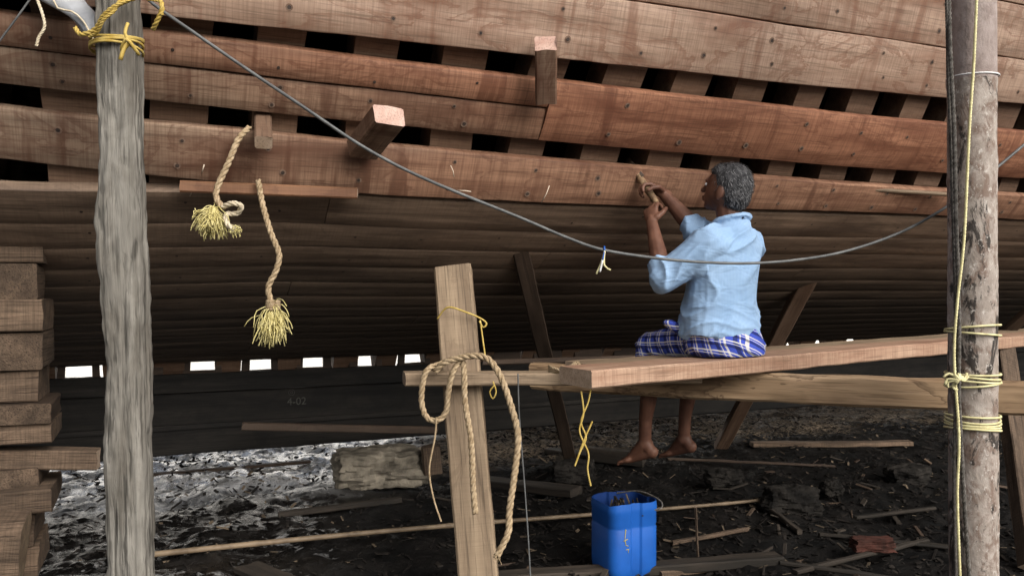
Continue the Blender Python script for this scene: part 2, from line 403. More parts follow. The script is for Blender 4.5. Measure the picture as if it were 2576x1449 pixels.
strake('wale_plank',ed(2.98,E2),ed(3.13,E3),M_red,1.488,S1,nails=2,seed=8,proud=.009,bulge=.012,wob=.004)
strake('bilge_plank',ed(3.17,E4),ed(3.27,E5),M_red2,S0,S1,nails=2,seed=9,proud=.006,bulge=.003,wob=.005)
NB=14; 
for i in range(NB):
    t0=i/NB;t1=(i+1)/NB
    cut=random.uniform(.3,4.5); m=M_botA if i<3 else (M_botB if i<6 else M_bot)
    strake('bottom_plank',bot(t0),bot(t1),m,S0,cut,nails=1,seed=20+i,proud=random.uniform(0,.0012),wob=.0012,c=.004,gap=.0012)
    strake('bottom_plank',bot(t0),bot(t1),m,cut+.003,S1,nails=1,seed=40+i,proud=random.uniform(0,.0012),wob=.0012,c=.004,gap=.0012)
strake('side_plank',up3,ed(2.98,E2),M_top,mir=True,seed=70)
strake('wale_plank',ed(2.98,E2),ed(3.30,E6),M_red,mir=True,seed=71)
strake('bottom_plank',bot(0),bot(.5),M_bot,mir=True,seed=72); strake('bottom_plank',bot(.5),bot(1),M_bot,mir=True,seed=73)
s=FR0-8*PITCH
while s>S0+.1: s-=PITCH
s+=PITCH
while s<S1-.1:
    path=[up3(s),sm1(s),(2.92,E1(s)),(2.98,E2(s)),(3.13,E3(s)),(3.17,E4(s)),(3.30,E6(s))]+[bot(t)(s) for t in (.2,.4,.6,.8,1)]+[(5.60,.70)]
    mb=MB(); wd=.180+random.uniform(-.022,.022); ss=s+random.uniform(-.025,.025); tw=random.uniform(-.015,.015)
    for mir in (0,1):
        rg=[]
        for i,p in enumerate(path):
            a=path[max(i-1,0)];b=path[min(i+1,len(path)-1)]; d=V((0,b[0]-a[0],b[1]-a[1])).normalized(); ni=V((0,-d.z,d.y))
            o=V((0,*p)); o1=o+ni*(PL+.002); o2=o+ni*(PL+.15); sx=ss+tw*(i-3)*.4; w2=wd if i<8 else wd*.9
            if i==len(path)-1: o1=V((0,5.62,.655)); o2=V((0,5.62,.88))
            r=[V((sx-w2/2,0,0))+o1,V((sx+w2/2,0,0))+o1,V((sx+w2/2,0,0))+o2,V((sx-w2/2,0,0))+o2]
            if mir: r=[V((p_.x,11.2-p_.y,p_.z)) for p_ in r]
            rg.append(r)
        mb.rings(rg)
    mk('frame',mb,M_fr,parent=boat,sm=False); s+=PITCH
def bx(mb,x0,x1,y0,y1,z0,z1,mi=0):
    mb.add([(x0,y0,z0),(x1,y0,z0),(x1,y1,z0),(x0,y1,z0),(x0,y0,z1),(x1,y0,z1),(x1,y1,z1),(x0,y1,z1)],[(0,3,2,1),(4,5,6,7),(0,1,5,4),(1,2,6,5),(2,3,7,6),(3,0,4,7)],mi)
mb=MB(); bx(mb,S0,S1,2.60,8.60,3.21,3.26); mk('shade_deck',mb,M_inner,parent=boat,sm=False)  # unseen cover added to keep skylight out of the hull
for sx in (S0-.05,S1+.005):
    prof=[up3(sx),sm1(sx),(2.92,E1(sx)),(3.13,E3(sx)),(3.30,E6(sx))]+[bot(t)(sx) for t in (.25,.5,.75,1)]+[(5.6,.66)]
    pr=prof+[(11.2-a,b) for a,b in reversed(prof[:-1])]
    mb=MB(); mb.rings([[V((sx,*p)) for p in pr],[V((sx+.04,*p)) for p in pr]]); mk('end_shade_panel',mb,M_inner,parent=boat,sm=False)  # closed hull ends added to hold the interior dark
mb=MB(); rg=[]
for i in range(60):
    s=S0-.3+(S1-S0+.3)*i/59; j=noise.noise(V((s*2,0,0)))*.006
    rg.append([V((s,a,b+j)) for a,b in ((5.51,.235),(5.50,.245),(5.50,.62),(5.51,.632),(5.70,.632),(5.70,.235))])
mb.rings(rg); mk('keel',mb,M_keel,parent=boat,sm=True,autos=30)
mb=MB(); bx(mb,S0,S1,5.475,5.515,.636,.752); mk('keel_batten',mb,M_keel,parent=boat,sm=False)
mb=MB(); bx(mb,S0,S1,5.475,5.498,.40,.43); mk('keel_batten',mb,M_keel,parent=boat,sm=False)
for k in (-7,-5,1,2,3,4,5,6):
    s=FR0+(k+.5)*PITCH; mb=MB(); bx(mb,s-.12,s+.12,5.52,5.56,.64,.86); mk('filler_piece',mb,M_dprop,parent=boat,sm=False)
for k,wl,wr,hb,ht in ((-8,.14,.05,.02,.0),(-6,.02,.02,.0,.02),(-4,.02,.02,.01,.0),(-3,.03,.02,.0,.01),(-2,.02,.03,.005,.0),(-1,.04,.02,.0,.01),(0,.02,.02,.01,.0)):
    s=FR0+(k+.5)*PITCH
    for x0,x1,z0,z1,tl in ((s-.12,s-.10+wl,.64,.86,.010),(s+.10-wr,s+.12,.64,.86,-.008),(s-.12,s+.12,.64,.752+hb,.0),(s-.12,s+.12,.84-ht,.87,0)):
        mb=MB(); bx(mb,x0,x1,5.52+random.uniform(0,.02),5.57,z0,z1)
        for i,p in enumerate(mb.v): mb.v[i]=V((p.x+(tl if p.z>.8 else 0),p.y,p.z+(random.uniform(-.006,.006) if tl==0 else 0)))
        mk('filler_piece',mb,M_dprop,parent=boat,sm=False)
def boatlocal(p): return parent_inv(boat)@V(p)
cu=bpy.data.curves.new('t','FONT'); cu.body='4-02'; cu.size=.07; cu.extrude=.0005
to=bpy.data.objects.new('t',cu); scene.collection.objects.link(to); dg=bpy.context.evaluated_depsgraph_get()
me=bpy.data.meshes.new_from_object(to.evaluated_get(dg)); bpy.data.objects.remove(to)
mko=bpy.data.objects.new('chalk_marking',me); scene.collection.objects.link(mko); me.materials.append(M_mark)
pk=boatlocal(P(728,1018,5.24)); mko.parent=boat; mko.location=(pk.x,5.4965,.515); mko.rotation_euler=(math.pi/2,0,0)
mb=MB(); c=V((pk.x+.03,5.4965,.60))
mb.tube([c+V((math.cos(a),0,math.sin(a)))*.02 for a in [i*math.pi/8 for i in range(16)]],.0015,4,loop=True)
mb.tube([c+V((math.cos(a),0,math.sin(a)))*.008 for a in [i*math.pi/5 for i in range(10)]],.0015,4,loop=True)
mk('chalk_marking',mb,M_mark,parent=boat)
A=P(1373,254,3.27);B=P(1372,103,3.11)
o=timber('wooden_cleat',A,B,.085,.075,[M_red2,M_pinkend],up=(0,-1,0),parent=boat,amp=.002)
me=o.data; L=max(v.co.x for v in me.vertices)
for v in me.vertices:
    if v.co.x>L-.025 and v.co.z>0: v.co.x-=.024
timber('wooden_cleat',P(912,378,3.16),P(980,291,2.93),.12,.075,[M_red2,M_pinkend],up=(0,0,1),parent=boat,amp=.003)
timber('wooden_cleat',P(662,296,3.06),P(664,360,2.90),.062,.05,[M_fr,M_end],up=(0,0,1),parent=boat,amp=.002)
timber('batten',P(455,470,2.985),P(900,487,3.245),.02,.045,[M_orange,M_end],parent=boat,amp=.001)
timber('batten',P(2125,474,4.29),P(2392,490,4.50),.03,.02,[M_tan,M_end],parent=boat,amp=.001)
timber('batten',P(590,600,3.46),P(655,832,4.40),.10,.03,[M_dprop,M_end],up=(0,-1,0),parent=boat,amp=.002)
timber('batten',P(610,1072,4.9),P(1100,1082,5.5),.03,.05,[M_dprop,M_end],parent=boat,amp=.002)
for (a,b) in ((P(507,440,3.0),P(514,415,2.97)),(P(1134,418,3.27),P(1142,446,3.27)),(P(1362,510,3.45),P(1382,468,3.42)),(P(1150,480,3.40),P(1185,483,3.40)),(P(478,495,3.05),P(486,478,3.03))):
    mb=MB(); mb.tube([a,a.lerp(b,.5)+V((.004,-.01,0)),b],.0025,4); mb.v=[boatlocal(p) for p in mb.v]; mk('wood_sliver',mb,M_pale,parent=boat)
# white wall added beyond the boat to bounce sunlight under the hull
HH=V((hx,hy,0)); NW=V((-hy,hx,0)); mb=MB()
rg=[]
for i in range(61):
    s=-14+36*i/60; zt=3.2+.05*noise.noise(V((s,0,0)))
    c=HH*s+NW*14.6
    rg.append([c+V((0,0,-.1)),c+V((0,0,zt)),c+V((0,0,zt+.08))-NW*.05,c+V((0,0,zt+.12))+NW*.12,c+NW*.30+V((0,0,zt)),c+NW*.25+V((0,0,-.1))])
mb.rings(rg); mk('bounce_wall',mb,M_bounce,origin=HH*4+NW*14.6,sm=True,autos=20,label='long white wall added beyond the boat to bounce light',cat='wall')
# ---------------------------------------------------------------- GROUND
def gz(x,y):
    d=-.4*x+.9165*y
    k=max(0,1-max(0,d-7.6)/1.2)*max(0,1-max(0,abs(x)-7)/4)
    if k<=0: return -.015
    f=noise.noise(V((x*9,y*9,9)))
    return (noise.noise(V((x*.8,y*.8,0)))*.05+noise.noise(V((x*3,y*3,4)))*.045+f*.022+abs(noise.noise(V((x*17,y*17,2))))*.022)*k-.015
def axis(lo,hi,st,far):
    a=list(np.arange(lo,hi+1e-6,st)); b=[];x=st
    p=hi
    while p<far: x*=1.5;p+=x;b.append(p)
    c=[];x=st;p=lo
    while p>-far: x*=1.5;p-=x;c.append(p)
    return c[::-1]+a+b
xs=axis(-5,6,.03,900);ys=axis(1.2,9.2,.03,900)
mb=MB(); mb.v=[V((x,y,gz(x,y))) for y in ys for x in xs]; nx=len(xs)
mb.f=[(j*nx+i,j*nx+i+1,(j+1)*nx+i+1,(j+1)*nx+i) for j in range(len(ys)-1) for i in range(nx-1)]; mb.m=[0]*len(mb.f)
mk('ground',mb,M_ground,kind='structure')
mb=MB()
for i in range(16000):
    y=random.uniform(2.9,8.2); x=random.uniform(-.75,.85)*y
    if random.random()<.45 and x<0: x=-x
    q=-.4*x+.9165*y
    l=random.uniform(.005,.025)*(2.2 if random.random()<.08 else 1); w=random.uniform(.002,.009); a=random.uniform(0,6.28); t=random.uniform(-.5,.5)
    if q<5.3 and random.random()<.45: continue
    d=V((math.cos(a)*l,math.sin(a)*l,math.sin(t)*l)); e=V((-math.sin(a)*w,math.cos(a)*w,random.uniform(-.5,.5)*w)); c=V((x,y,gz(x,y)+.004+abs(d.z)*.5)); h=V((0,0,.003))
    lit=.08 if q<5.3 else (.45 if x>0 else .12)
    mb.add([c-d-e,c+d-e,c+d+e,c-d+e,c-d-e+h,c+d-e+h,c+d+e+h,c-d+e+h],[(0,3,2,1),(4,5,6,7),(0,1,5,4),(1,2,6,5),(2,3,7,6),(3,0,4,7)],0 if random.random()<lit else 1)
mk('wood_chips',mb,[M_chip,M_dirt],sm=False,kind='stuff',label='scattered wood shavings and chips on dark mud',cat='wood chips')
def rock(name,c,r,mat,seed,label,cat,boxy=0,group=None,rz=0):
    mb=MB(); c=V(c); mb.ell((0,0,0),(1,1,1),nu=56,nv=38); Rm=Matrix.Rotation(rz,3,'Z')
    for i,p in enumerate(mb.v):
        if boxy: m=max(abs(p.x),abs(p.y),abs(p.z)); p=p.lerp(p/m*.85,boxy)
        k=1+.20*noise.noise(p*1.3+V((seed,0,0)))+.16*noise.noise(p*3.1+V((seed,0,0)))+.07*noise.noise(p*8)+.04*noise.noise(p*18)
        mb.v[i]=Rm@V((p.x*r[0]*k,p.y*r[1]*k,p.z*r[2]*k))+c
    return mk(name,mb,mat,origin=c,label=label,cat=cat,group=group,autos=18)
rock('concrete_block',P(955,1158,5.3)+V((0,0,-.04)),(.33,.22,.13),M_conc,3,'broken rough concrete block lying beside the keel','concrete block',.6,rz=.2)
rock('rubble_stone',P(1990,1250,4.7)+V((0,0,-.02)),(.18,.12,.09),M_dstone,5,'dark jagged stone lying on the mud','stone',.5)
rock('rubble_stone',P(2090,1222,5.0)+V((0,0,-.01)),(.07,.06,.055),M_dstone,15,'small dark stone lying on the mud','stone',.3)
rock('rubble_stone',P(1440,1180,5.4)+V((0,0,-.02)),(.16,.12,.08),M_dstone,18,'flat dark stone under the scaffold','stone',.5)
rock('rubble_stone',P(1820,1190,5.2)+V((0,0,-.03)),(.13,.10,.06),M_dstone,27,'low dark stone half buried in mud','stone',.4)
rock('rubble_stone',P(2280,1180,5.4)+V((0,0,-.03)),(.15,.10,.07),M_dstone,31,'low dark stone half buried in mud','stone',.4)
rock('clay_brick',P(2195,1368,3.9)+V((0,0,.0)),(.11,.05,.033),M_redp,2,'worn dull red brick lying among wood scraps','brick',.95)
G='wood scraps lying on the mud'
offs=[((1240,1432,3.5),(1960,1405,3.75),.09,.04,M_scrap),((1660,1415,3.6),(1940,1400,3.8),.05,.03,M_crib),((620,1400,3.7),(830,1475,3.3),.13,.03,M_scrap),((1180,1120,5.4),(1450,1215,4.9),.14,.05,M_scrap),((1380,1060,6.3),(1560,1135,5.9),.12,.04,M_scrap),
((1900,1235,4.9),(2010,1330,4.2),.035,.03,M_scrap),((1690,1360,4.0),(1880,1325,4.2),.03,.02,M_crib),((2000,1430,3.6),(2330,1330,4.1),.03,.02,M_scrap),((2060,1325,4.2),(2390,1360,4.0),.04,.015,M_scrap),((700,1290,4.5),(1010,1255,4.8),.05,.03,M_scrap),((1680,1140,5.9),(2100,1150,5.8),.02,.02,M_dprop),((1890,1075,6.6),(2290,1085,6.6),.09,.04,M_crib),((2150,1290,4.5),(2350,1250,4.7),.03,.02,M_scrap),((380,1085,5.5),(780,1100,5.9),.05,.02,M_dprop),((1960,1420,3.7),(2250,1445,3.55),.025,.02,M_scrap),
((1480,1085,6.0),(1620,1120,5.8),.10,.10,M_scrap)]
for i,(a,b,w,h,m) in enumerate(offs):
    A=P(*a);B=P(*b)
    A.z=max(gz(A.x,A.y)+h/2,.0)+.003; B.z=max(gz(B.x,B.y)+h/2,0)+.003
    timber('wood_offcut',A,B,w,h,[m,m],amp=.005,seed=i,label='offcut of sawn timber lying on the mud',cat='wood scrap',group=G)
timber('wood_offcut',P(1090,1190,5.2),P(1084,1122,5.2),.12,.10,[M_crib,M_crib],up=(0,1,0),ch=.015,amp=.006,label='short upright chunk of timber beside the keel',cat='wood scrap',group=G)
random.seed(21)
for i in range(110):
    y=random.uniform(3.3,6.3); x=random.uniform(-.1,.64)*y; l=random.uniform(.04,.15); a=random.uniform(0,3.14)
    A=V((x,y,gz(x,y)+.006));B=A+V((math.cos(a)*l,math.sin(a)*l,random.uniform(-.01,.035)))
    timber('wood_offcut',A,B,random.uniform(.006,.03),random.uniform(.004,.014),[random.choice([M_crib,M_scrap,M_scrap,M_scrap,M_scrap,M_dprop]),M_scrap],amp=.002,seed=i,seg=4,ch=.0018,label='offcut of sawn timber lying on the mud',cat='wood scrap',group=G)
mb=MB(); pts=[]
A=P(372,1408,3.75);B=P(1910,1268,4.75); A=V((A.x,A.y,.03)); B.z=.06
n=90
for i in range(n+1):
    t=i/n; p=A.lerp(B,t); p.z=.045+.01*math.sin(t*5); pts.append(p)
def br(t):
    k=(t*14)%1; return .014-.005*t+(.0025 if k<.08 else 0)
mb.tube(pts,br,10); mk('bamboo_pole',mb,M_bam,origin=A,label='long thin bamboo pole lying across the mud',cat='bamboo pole')
timber('wood_stake',P(1756,1400,3.85),P(1750,1275,3.85),.012,.012,[M_crib,M_end],up=(0,1,0),amp=.002,label='thin wooden stake stuck upright in the mud',cat='stake')
# ---------------------------------------------------------------- posts
def weathered_post(A,B,w,h):
    A=V(A);B=V(B);L=(B-A).length; x=(B-A).normalized(); y=V((0,1,0)).cross(x).normalized(); z=x.cross(y)
    n=72; R=300; rg=[]
    for i in range(R+1):
        X=L*i/R; r=[]
        for k in range(n):
            a=2*math.pi*k/n; ca,sa=math.cos(a),math.sin(a)
            m=(abs(ca)**6+abs(sa)**6)**(-1/6)
            px_,py_=ca*m*w/2,sa*m*h/2
            q=V((px_*16,py_*16,X*1.6))
            ridge=abs(noise.noise(V((px_*46,py_*46,X*1.6+3))))
            cr=-.006*max(0,1-ridge*13) 
            flake=.004*noise.noise(V((px_*26,py_*26,X*11)))+.003*noise.noise(V((px_*60,py_*60,X*30)))
            st=noise.noise(V((k//18*5,9,X*3))); low=.005*noise.noise(q)+.007*max(-1,min(1,st*5))*abs(st)*2
            g=1+(cr+flake+low)/(w/2)
            r.append(V((X,px_*g,py_*g)))
        rg.append(r)
    mb=MB(); mb.rings(rg,0,capmi=1)
    o=mk('wooden_post',mb,[M_grey,M_grey],sm=True,label='weathered grey cracked timber post with rope tied at top',cat='post')
    Mx=Matrix.Identity(4)
    for i in range(3): Mx[i][0]=x[i];Mx[i][1]=y[i];Mx[i][2]=z[i];Mx[i][3]=A[i]
    o.matrix_world=Mx
weathered_post(V((P(310,725,2.4).x+.03,2.42,-.05)),V((P(290,0,2.4).x,2.4,2.55)),.112,.105)
timber('wooden_post',V((P(1212,1514,3.3).x,3.3,-.03)),P(1140,676,3.62),.165,.13,[M_tan,M_end],up=(0,1,0),seg=60,ch=.008,amp=.003,label='leaning square tan timber post holding the scaffold board',cat='post')
mb=MB(); rg=[]
px,py=P(2446,725,2.9).x,2.9
for i in range(280):
    z=-.05+i*.0125; r=.080 if z<2.05 else .0815
    if abs(z-2.05)<.015: r=.083
    rg.append([V((px+.012*(1.3-z)*.4+ (r+((.004*noise.noise(V((math.cos(a)*3,math.sin(a)*3,z*12)))+.003*noise.noise(V((math.cos(a)*8,math.sin(a)*8,z*50)))) if z<2.03 else 0))*math.cos(a),py+r*math.sin(a),z)) for a in [2*math.pi*k/40 for k in range(40)]])
mb.rings(rg); mk('metal_pole',mb,M_pole,origin=(px,py,0),label='thick rusty flaking pipe pole wrapped with cords',cat='pole')
# ---------------------------------------------------------------- scaffold
plA=V((.29,2.90,.966)); dA=V((2.0,1.27,0)).normalized(); sd=V((-dA.y,dA.x,0))
timber('scaffold_plank',plA+sd*.10,plA+sd*.10+dA*4.2+V((0,0,.035)),.20,.066,[M_scaf,M_end],label='reddish sawn plank the worker sits on',cat='plank',amp=.003,group='scaffold planks')
timber('scaffold_plank',plA+sd*.325+dA*.20,plA+sd*.325+dA*4.2+V((0,0,.035)),.22,.05,[M_tan,M_end],label='pale sawn plank lying beside the seat plank',cat='plank',amp=.003,group='scaffold planks')
timber('scaffold_bearer',P(1018,953,3.36),V((.95,3.62,.90)),.10,.055,[M_tan,M_end],label='short rough board lashed across the leaning post',cat='board',amp=.004,up=(0,0,1))
timber('scaffold_bearer',V((.10,3.93,.868)),V((2.35,2.92,.872)),.07,.125,[M_bear,M_end],label='stained heavy bearer beam tied to the pipe pole',cat='beam',amp=.006,ch=.012)
timber('wooden_stick',P(1215,912,4.3),P(1900,890,5.0),.03,.03,[M_dprop,M_end],label='thin dark stick lying behind the scaffold',cat='stick',amp=.002)
timber('wooden_prop',V((*P(1440,1150,5.7).xy,0)),P(1302,604,3.93),.085,.06,[M_dprop,M_end],up=(0,-1,0),label='dark slanting timber prop under the hull',cat='prop',amp=.004)
timber('wooden_prop',V((*P(1812,1120,6.5).xy,0)),P(2060,650,5.05),.10,.07,[M_fr,M_end],up=(0,-1,0),label='brown slanting timber prop under the hull',cat='prop',amp=.004)
timber('wooden_prop',V((*P(2600,1449,3.7).xy,0)),P(2520,860,4.6),.11,.08,[M_crib,M_end],up=(0,-1,0),label='weathered slanting timber prop behind the pipe pole',cat='prop',amp=.004)
timber('wooden_prop',P(2420,930,5.6),P(2640,740,5.0),.07,.05,[M_dprop,M_end],up=(0,-1,0),label='dark slanting brace behind the pipe pole',cat='prop',amp=.004)
G='stacked timber blocks under the hull'
H=V((hx,hy,0)); NN=V((-hy,hx,0))
lay=[(1449,1375,95,M_crib),(1372,1292,85,M_crib),(1288,1230,130,M_crib),(1227,1176,98,M_dprop),(1117,1068,130,M_crib),(1066,1014,130,M_dprop),(1012,932,96,M_crib),(929,836,108,M_crib),(834,755,108,M_crib),(753,664,94,M_crib),(662,590,108,M_crib)]
for i,(vb,vt,ur,m) in enumerate(lay):
    yf=3.10+random.uniform(-.03,.03); zb=P(0,vb,yf).z; zt=P(0,vt,yf).z; h=zt-zb; dep=.34 if i<9 else .2; zc=(zb+zt)/2
    c=P(ur,0,yf); c.z=zc
    if i%2==0: timber('timber_block',c+NN*dep/2,c+NN*dep/2-H*.9,dep,h,[m,M_crib],ch=.006,amp=.006,seed=i,label='rough sawn cribbing timber in a stack',cat='timber block',group=G)
    else: timber('timber_block',c-H*.22,c-H*.22+NN*dep,.44,h,[m,M_crib],ch=.006,amp=.006,seed=i,label='rough sawn cribbing timber in a stack',cat='timber block',group=G)
timber('timber_beam',P(-260,1150,3.05),P(250,1152,3.25),.09,.078,[M_crib,M_end],label='pale beam sticking out of the timber stack',cat='beam',amp=.003)
timber('timber_block',P(-150,1375,2.85),P(62,1372,2.95),.2,.24,[M_crib,M_tan],ch=.03,amp=.02,seed=9,label='thick worn timber chunk at the foot of the stack',cat='timber block',group=G)
# ---------------------------------------------------------------- ropes
def rp(name,pts,r,mat,label,cat='rope',tw=True,extra=None,mats=None):
    mb=MB()
    if tw: rope_into(mb,pts,r)
    else: mb.tube(smooth(pts,.02),r,6)
    if extra: extra(mb)
    return mk(name,mb,mats or [mat],origin=pts[0],label=label,cat=cat)
def ex1(mb):
    rope_into(mb,[P(560,522,2.86),P(585,512,2.84),P(607,520,2.85),P(596,538,2.87),P(570,540,2.86),P(573,565,2.84),P(592,578,2.84)],.010,2)
    tassel_into(mb,P(540,530,2.86),(-.5,-.2,-.6),.10,.45,520,1,.0018,.34,.30); tassel_into(mb,P(593,575,2.84),(.1,0,-1),.03,.5,40,1)
rp('dangling_rope',[P(628,322,2.98),P(600,352,2.93),P(575,410,2.9),P(548,470,2.88),P(545,500,2.87),P(562,525,2.86)],.0115,M_rope,'twisted hanging rope with yellow frayed knotted end',extra=ex1,mats=[M_rope,M_yel,M_ropew])
def ex2(mb):
    tassel_into(mb,P(687,775,3.0),(0,0,-.7),.135,.50,460,1,.0018,.26,.48)
    tassel_into(mb,P(684,805,3.0),(0,0,-1),.07,.30,200,1,.0016,.4,.3)
    for k in range(6): mb.tube([P(687,758+k*4,3.0)+V((math.cos(a),math.sin(a),0))*.024 for a in [i*math.pi/6 for i in range(12)]],.005,5,0,loop=True)
rp('dangling_rope',[P(650,455,3.06),P(662,520,3.02),P(683,590,3.0),P(702,640,3.0),P(695,680,3.0),P(675,725,3.0),P(686,770,3.0)],.0115,M_rope,'twisted hanging rope ending in a yellow tassel',extra=ex2,mats=[M_rope,M_yel])
rp('coiled_rope',[P(1140,905,3.42),P(1108,916,3.30),P(1072,935,3.26),P(1060,1000,3.26),P(1072,1048,3.26),P(1100,1058,3.26),P(1122,1035,3.26),P(1128,985,3.25),P(1140,935,3.24),P(1163,908,3.25),P(1168,945,3.22),P(1170,1010,3.2),P(1185,1110,3.18),P(1190,1220,3.17),P(1196,1292,3.16)],.0125,M_rope,'thick twisted rope looped over the scaffold board')
def ex3(mb): tassel_into(mb,P(1250,1398,3.05),(0,0,-1),.025,.5,30,0)
rp('coiled_rope',[P(1095,935,3.26),P(1120,912,3.24),P(1180,896,3.22),P(1225,902,3.20),P(1258,945,3.17),P(1285,1020,3.14),P(1303,1095,3.12),P(1296,1180,3.10),P(1282,1280,3.08),P(1278,1340,3.06),P(1250,1398,3.05)],.0135,M_rope,'thick pale rope hanging in a long arc from the board',extra=ex3)
mb=MB(); 
mb.tube(smooth([P(1100,803,3.50),P(1126,774,3.47),P(1170,785,3.46),P(1210,802,3.48),P(1224,815,3.47),P(1215,824,3.47),P(1206,808,3.47)],.01),.004,6)
mb.tube(smooth([P(1208,806,3.47),P(1214,850,3.46),P(1220,893,3.36)],.02),.0035,6)
mb.tube(smooth([P(1240,960,3.3),P(1248,985,3.28),P(1240,1003,3.28),P(1232,985,3.28),P(1245,968,3.28)],.01),.003,6)
mk('tied_cord',mb,M_cord,origin=P(1126,774,3.47),label='thin yellow cord tied around the leaning post',cat='cord')
rp('dangling_cord',[P(1098,1050,3.24),P(1094,1100,3.24),P(1080,1180,3.24),P(1090,1250,3.24),P(1110,1312,3.23)],.0038,M_rope,'frayed thin cord hanging below the board','cord')
rp('dangling_cord',[P(1303,940,3.3),P(1306,1040,3.28),P(1318,1200,3.25),P(1328,1340,3.22),P(1336,1480,3.2)],.0032,M_cable,'thin grey cord hanging down past the board','cord',tw=False)
mb=MB()
rope_into(mb,[P(1390,925,3.15),P(1420,932,3.12),P(1450,912,3.14),P(1460,925,3.1)],.006)
for pts in ([(1488,965),(1480,1010),(1462,1060),(1474,1100),(1460,1135),(1446,1172)],[(1462,985),(1468,1040),(1458,1085),(1480,1140),(1478,1180),(1486,1222)],[(1446,1172),(1468,1110),(1490,1060)]):
    rope_into(mb,[P(u,v,2.95) for u,v in pts],.0032,1)
for k in range(4): mb.tube(smooth([P(1380,920+k*5,3.2),P(1410,930+k*3,3.15),P(1450,915+k*4,3.1),P(1440,925,3.15)],.02),.004,5,0)
mk('dangling_cord',mb,[M_rope,M_cord],origin=P(1450,920,3.12),label='yellow cords knotted round the plank end and dangling',cat='cord')
cab=[P(330,-60,2.42),P(372,0,2.42),P(500,92,2.45),P(640,188,2.5),P(760,268,2.5),P(900,362,2.55),P(1020,428,2.6),P(1150,485,2.6),P(1300,545,2.65),P(1430,600,2.7),P(1520,630,2.7),P(1650,650,2.75),P(1760,660,2.8),P(1880,663,2.85),P(2000,655,2.9),P(2130,632,2.95),P(2270,583,3.0),P(2390,515,3.05),P(2480,445,3.1),P(2576,365,3.15),P(2700,260,3.2)]
def ex4(mb):
    mb.tube([cab[10]+V((0,math.cos(a)*.008,math.sin(a)*.012)) for a in [i*math.pi/4 for i in range(8)]],.003,5,1,loop=True)
    mb.tube(smooth([P(1521,632,2.69),P(1513,660,2.69),P(1500,690,2.69)],.01),.0035,5,2); mb.tube(smooth([P(1521,632,2.69),P(1520,668,2.68),P(1536,680,2.68)],.01),.0035,5,2); mb.tube(smooth([P(1521,632,2.69),P(1516,655,2.68)],.01),.003,5,1); mb.tube(smooth([P(1516,655,2.68),P(1509,685,2.68)],.01),.0035,5,3)
rp('sagging_cable',cab,.0055,M_cable,'grey sagging cable strung between the posts',cat='cable',tw=False,extra=ex4,mats=[M_cable,M_blue,M_cream,M_wht])
mb=MB(); pc=V((P(294,110,2.4).x,2.4,0))
for k in range(4):
    z=P(0,100+k*10,2.4).z
    mb.tube([pc+V((math.cos(a)*.074,math.sin(a)*.070,z+.01*math.sin(a+k))) for a in [i*math.pi/10 for i in range(20)]],.0038,6,0,loop=True)
mb.tube(smooth([P(322,60,2.31),P(315,85,2.30),P(325,110,2.30),P(305,128,2.31),P(318,100,2.29),P(335,118,2.30),P(350,140,2.32)],.01),.005,6,0)
mb.tube(smooth([P(320,110,2.30),P(310,130,2.30),P(303,152,2.30)],.01),.006,6,0)
mk('tied_rope',mb,[M_cord],origin=pc+V((0,0,2)),label='yellow rope lashed and knotted round the grey post',cat='rope')
mb=MB()
for off in (0,.012):
    rope_into(mb,[P(190,72,2.36),P(205,88,2.34),P(240,75,2.33),P(262,40,2.31-off),P(300,12,2.30-off),P(345,-5,2.31),P(390,-15,2.33),P(408,20,2.33),P(395,55,2.34),P(385,75,2.36)],.007 if off==0 else .005)
rope_into(mb,[P(225,95,2.33),P(245,82,2.31),P(262,50,2.29),P(290,25,2.29),P(310,-20,2.3)],.005)
rope_into(mb,[P(370,0,2.33),P(405,8,2.33),P(408,40,2.33)],.004)
mk('tied_rope',mb,[M_cord],origin=P(262,40,2.31),label='thick yellow strap draped over the post head',cat='rope')
mb=MB(); rg=[]
for i in range(14):
    t=i/13; c=P(225-90*t+10*math.sin(t*6),85-120*t,2.42+.05*t); w=.02+.06*t
    rg.append([c+V((math.cos(a)*w*(1+.3*math.sin(3*a+t*4)),math.sin(a)*w*.6,0)) for a in [k*math.pi/10 for k in range(20)]])
mb.rings(rg); mk('tarpaulin_bundle',mb,M_tarp,origin=P(200,0,2.44),label='grey plastic tarpaulin gathered and tied beside the post',cat='tarpaulin')
rp('thin_line',[P(-20,130,2.4),P(40,50,2.4),P(90,-20,2.4)],.003,M_cable,'thin grey cord stretched beside the post','cord',tw=False)
rp('dangling_cord',[P(88,-15,2.4),P(108,40,2.4),P(112,70,2.4),P(98,95,2.4),P(92,118,2.4)],.0045,M_ropew,'short pale cord hanging with a knot','cord')
rp('dangling_cord',[P(130,-15,2.4),P(145,22,2.4),P(180,30,2.4),P(210,55,2.4),P(240,110,2.35)],.003,M_ropew,'short pale cord curling towards the post','cord',tw=False)
def around(z,r,n=28,tilt=0,ph=0): return [V((px+math.cos(a)*r,py+math.sin(a)*r,z+tilt*math.sin(a+ph))) for a in [2*math.pi*i/n for i in range(n)]]
rp('pole_rope',[P(2386,-40,2.84),P(2390,120,2.84),P(2400,330,2.83),P(2405,560,2.83),P(2412,800,2.83),P(2412,1000,2.83),P(2425,1250,2.83),P(2440,1480,2.83)],.0075,M_blackrope,'dark twisted rope running down the pipe pole')
rp('pole_rope',[P(2380,-40,2.82),P(2384,150,2.86),P(2392,400,2.85),P(2400,650,2.85),P(2404,900,2.84),P(2400,1200,2.85),P(2405,1460,2.85)],.0055,M_blackrope,'thin dark rope running down the pipe pole')
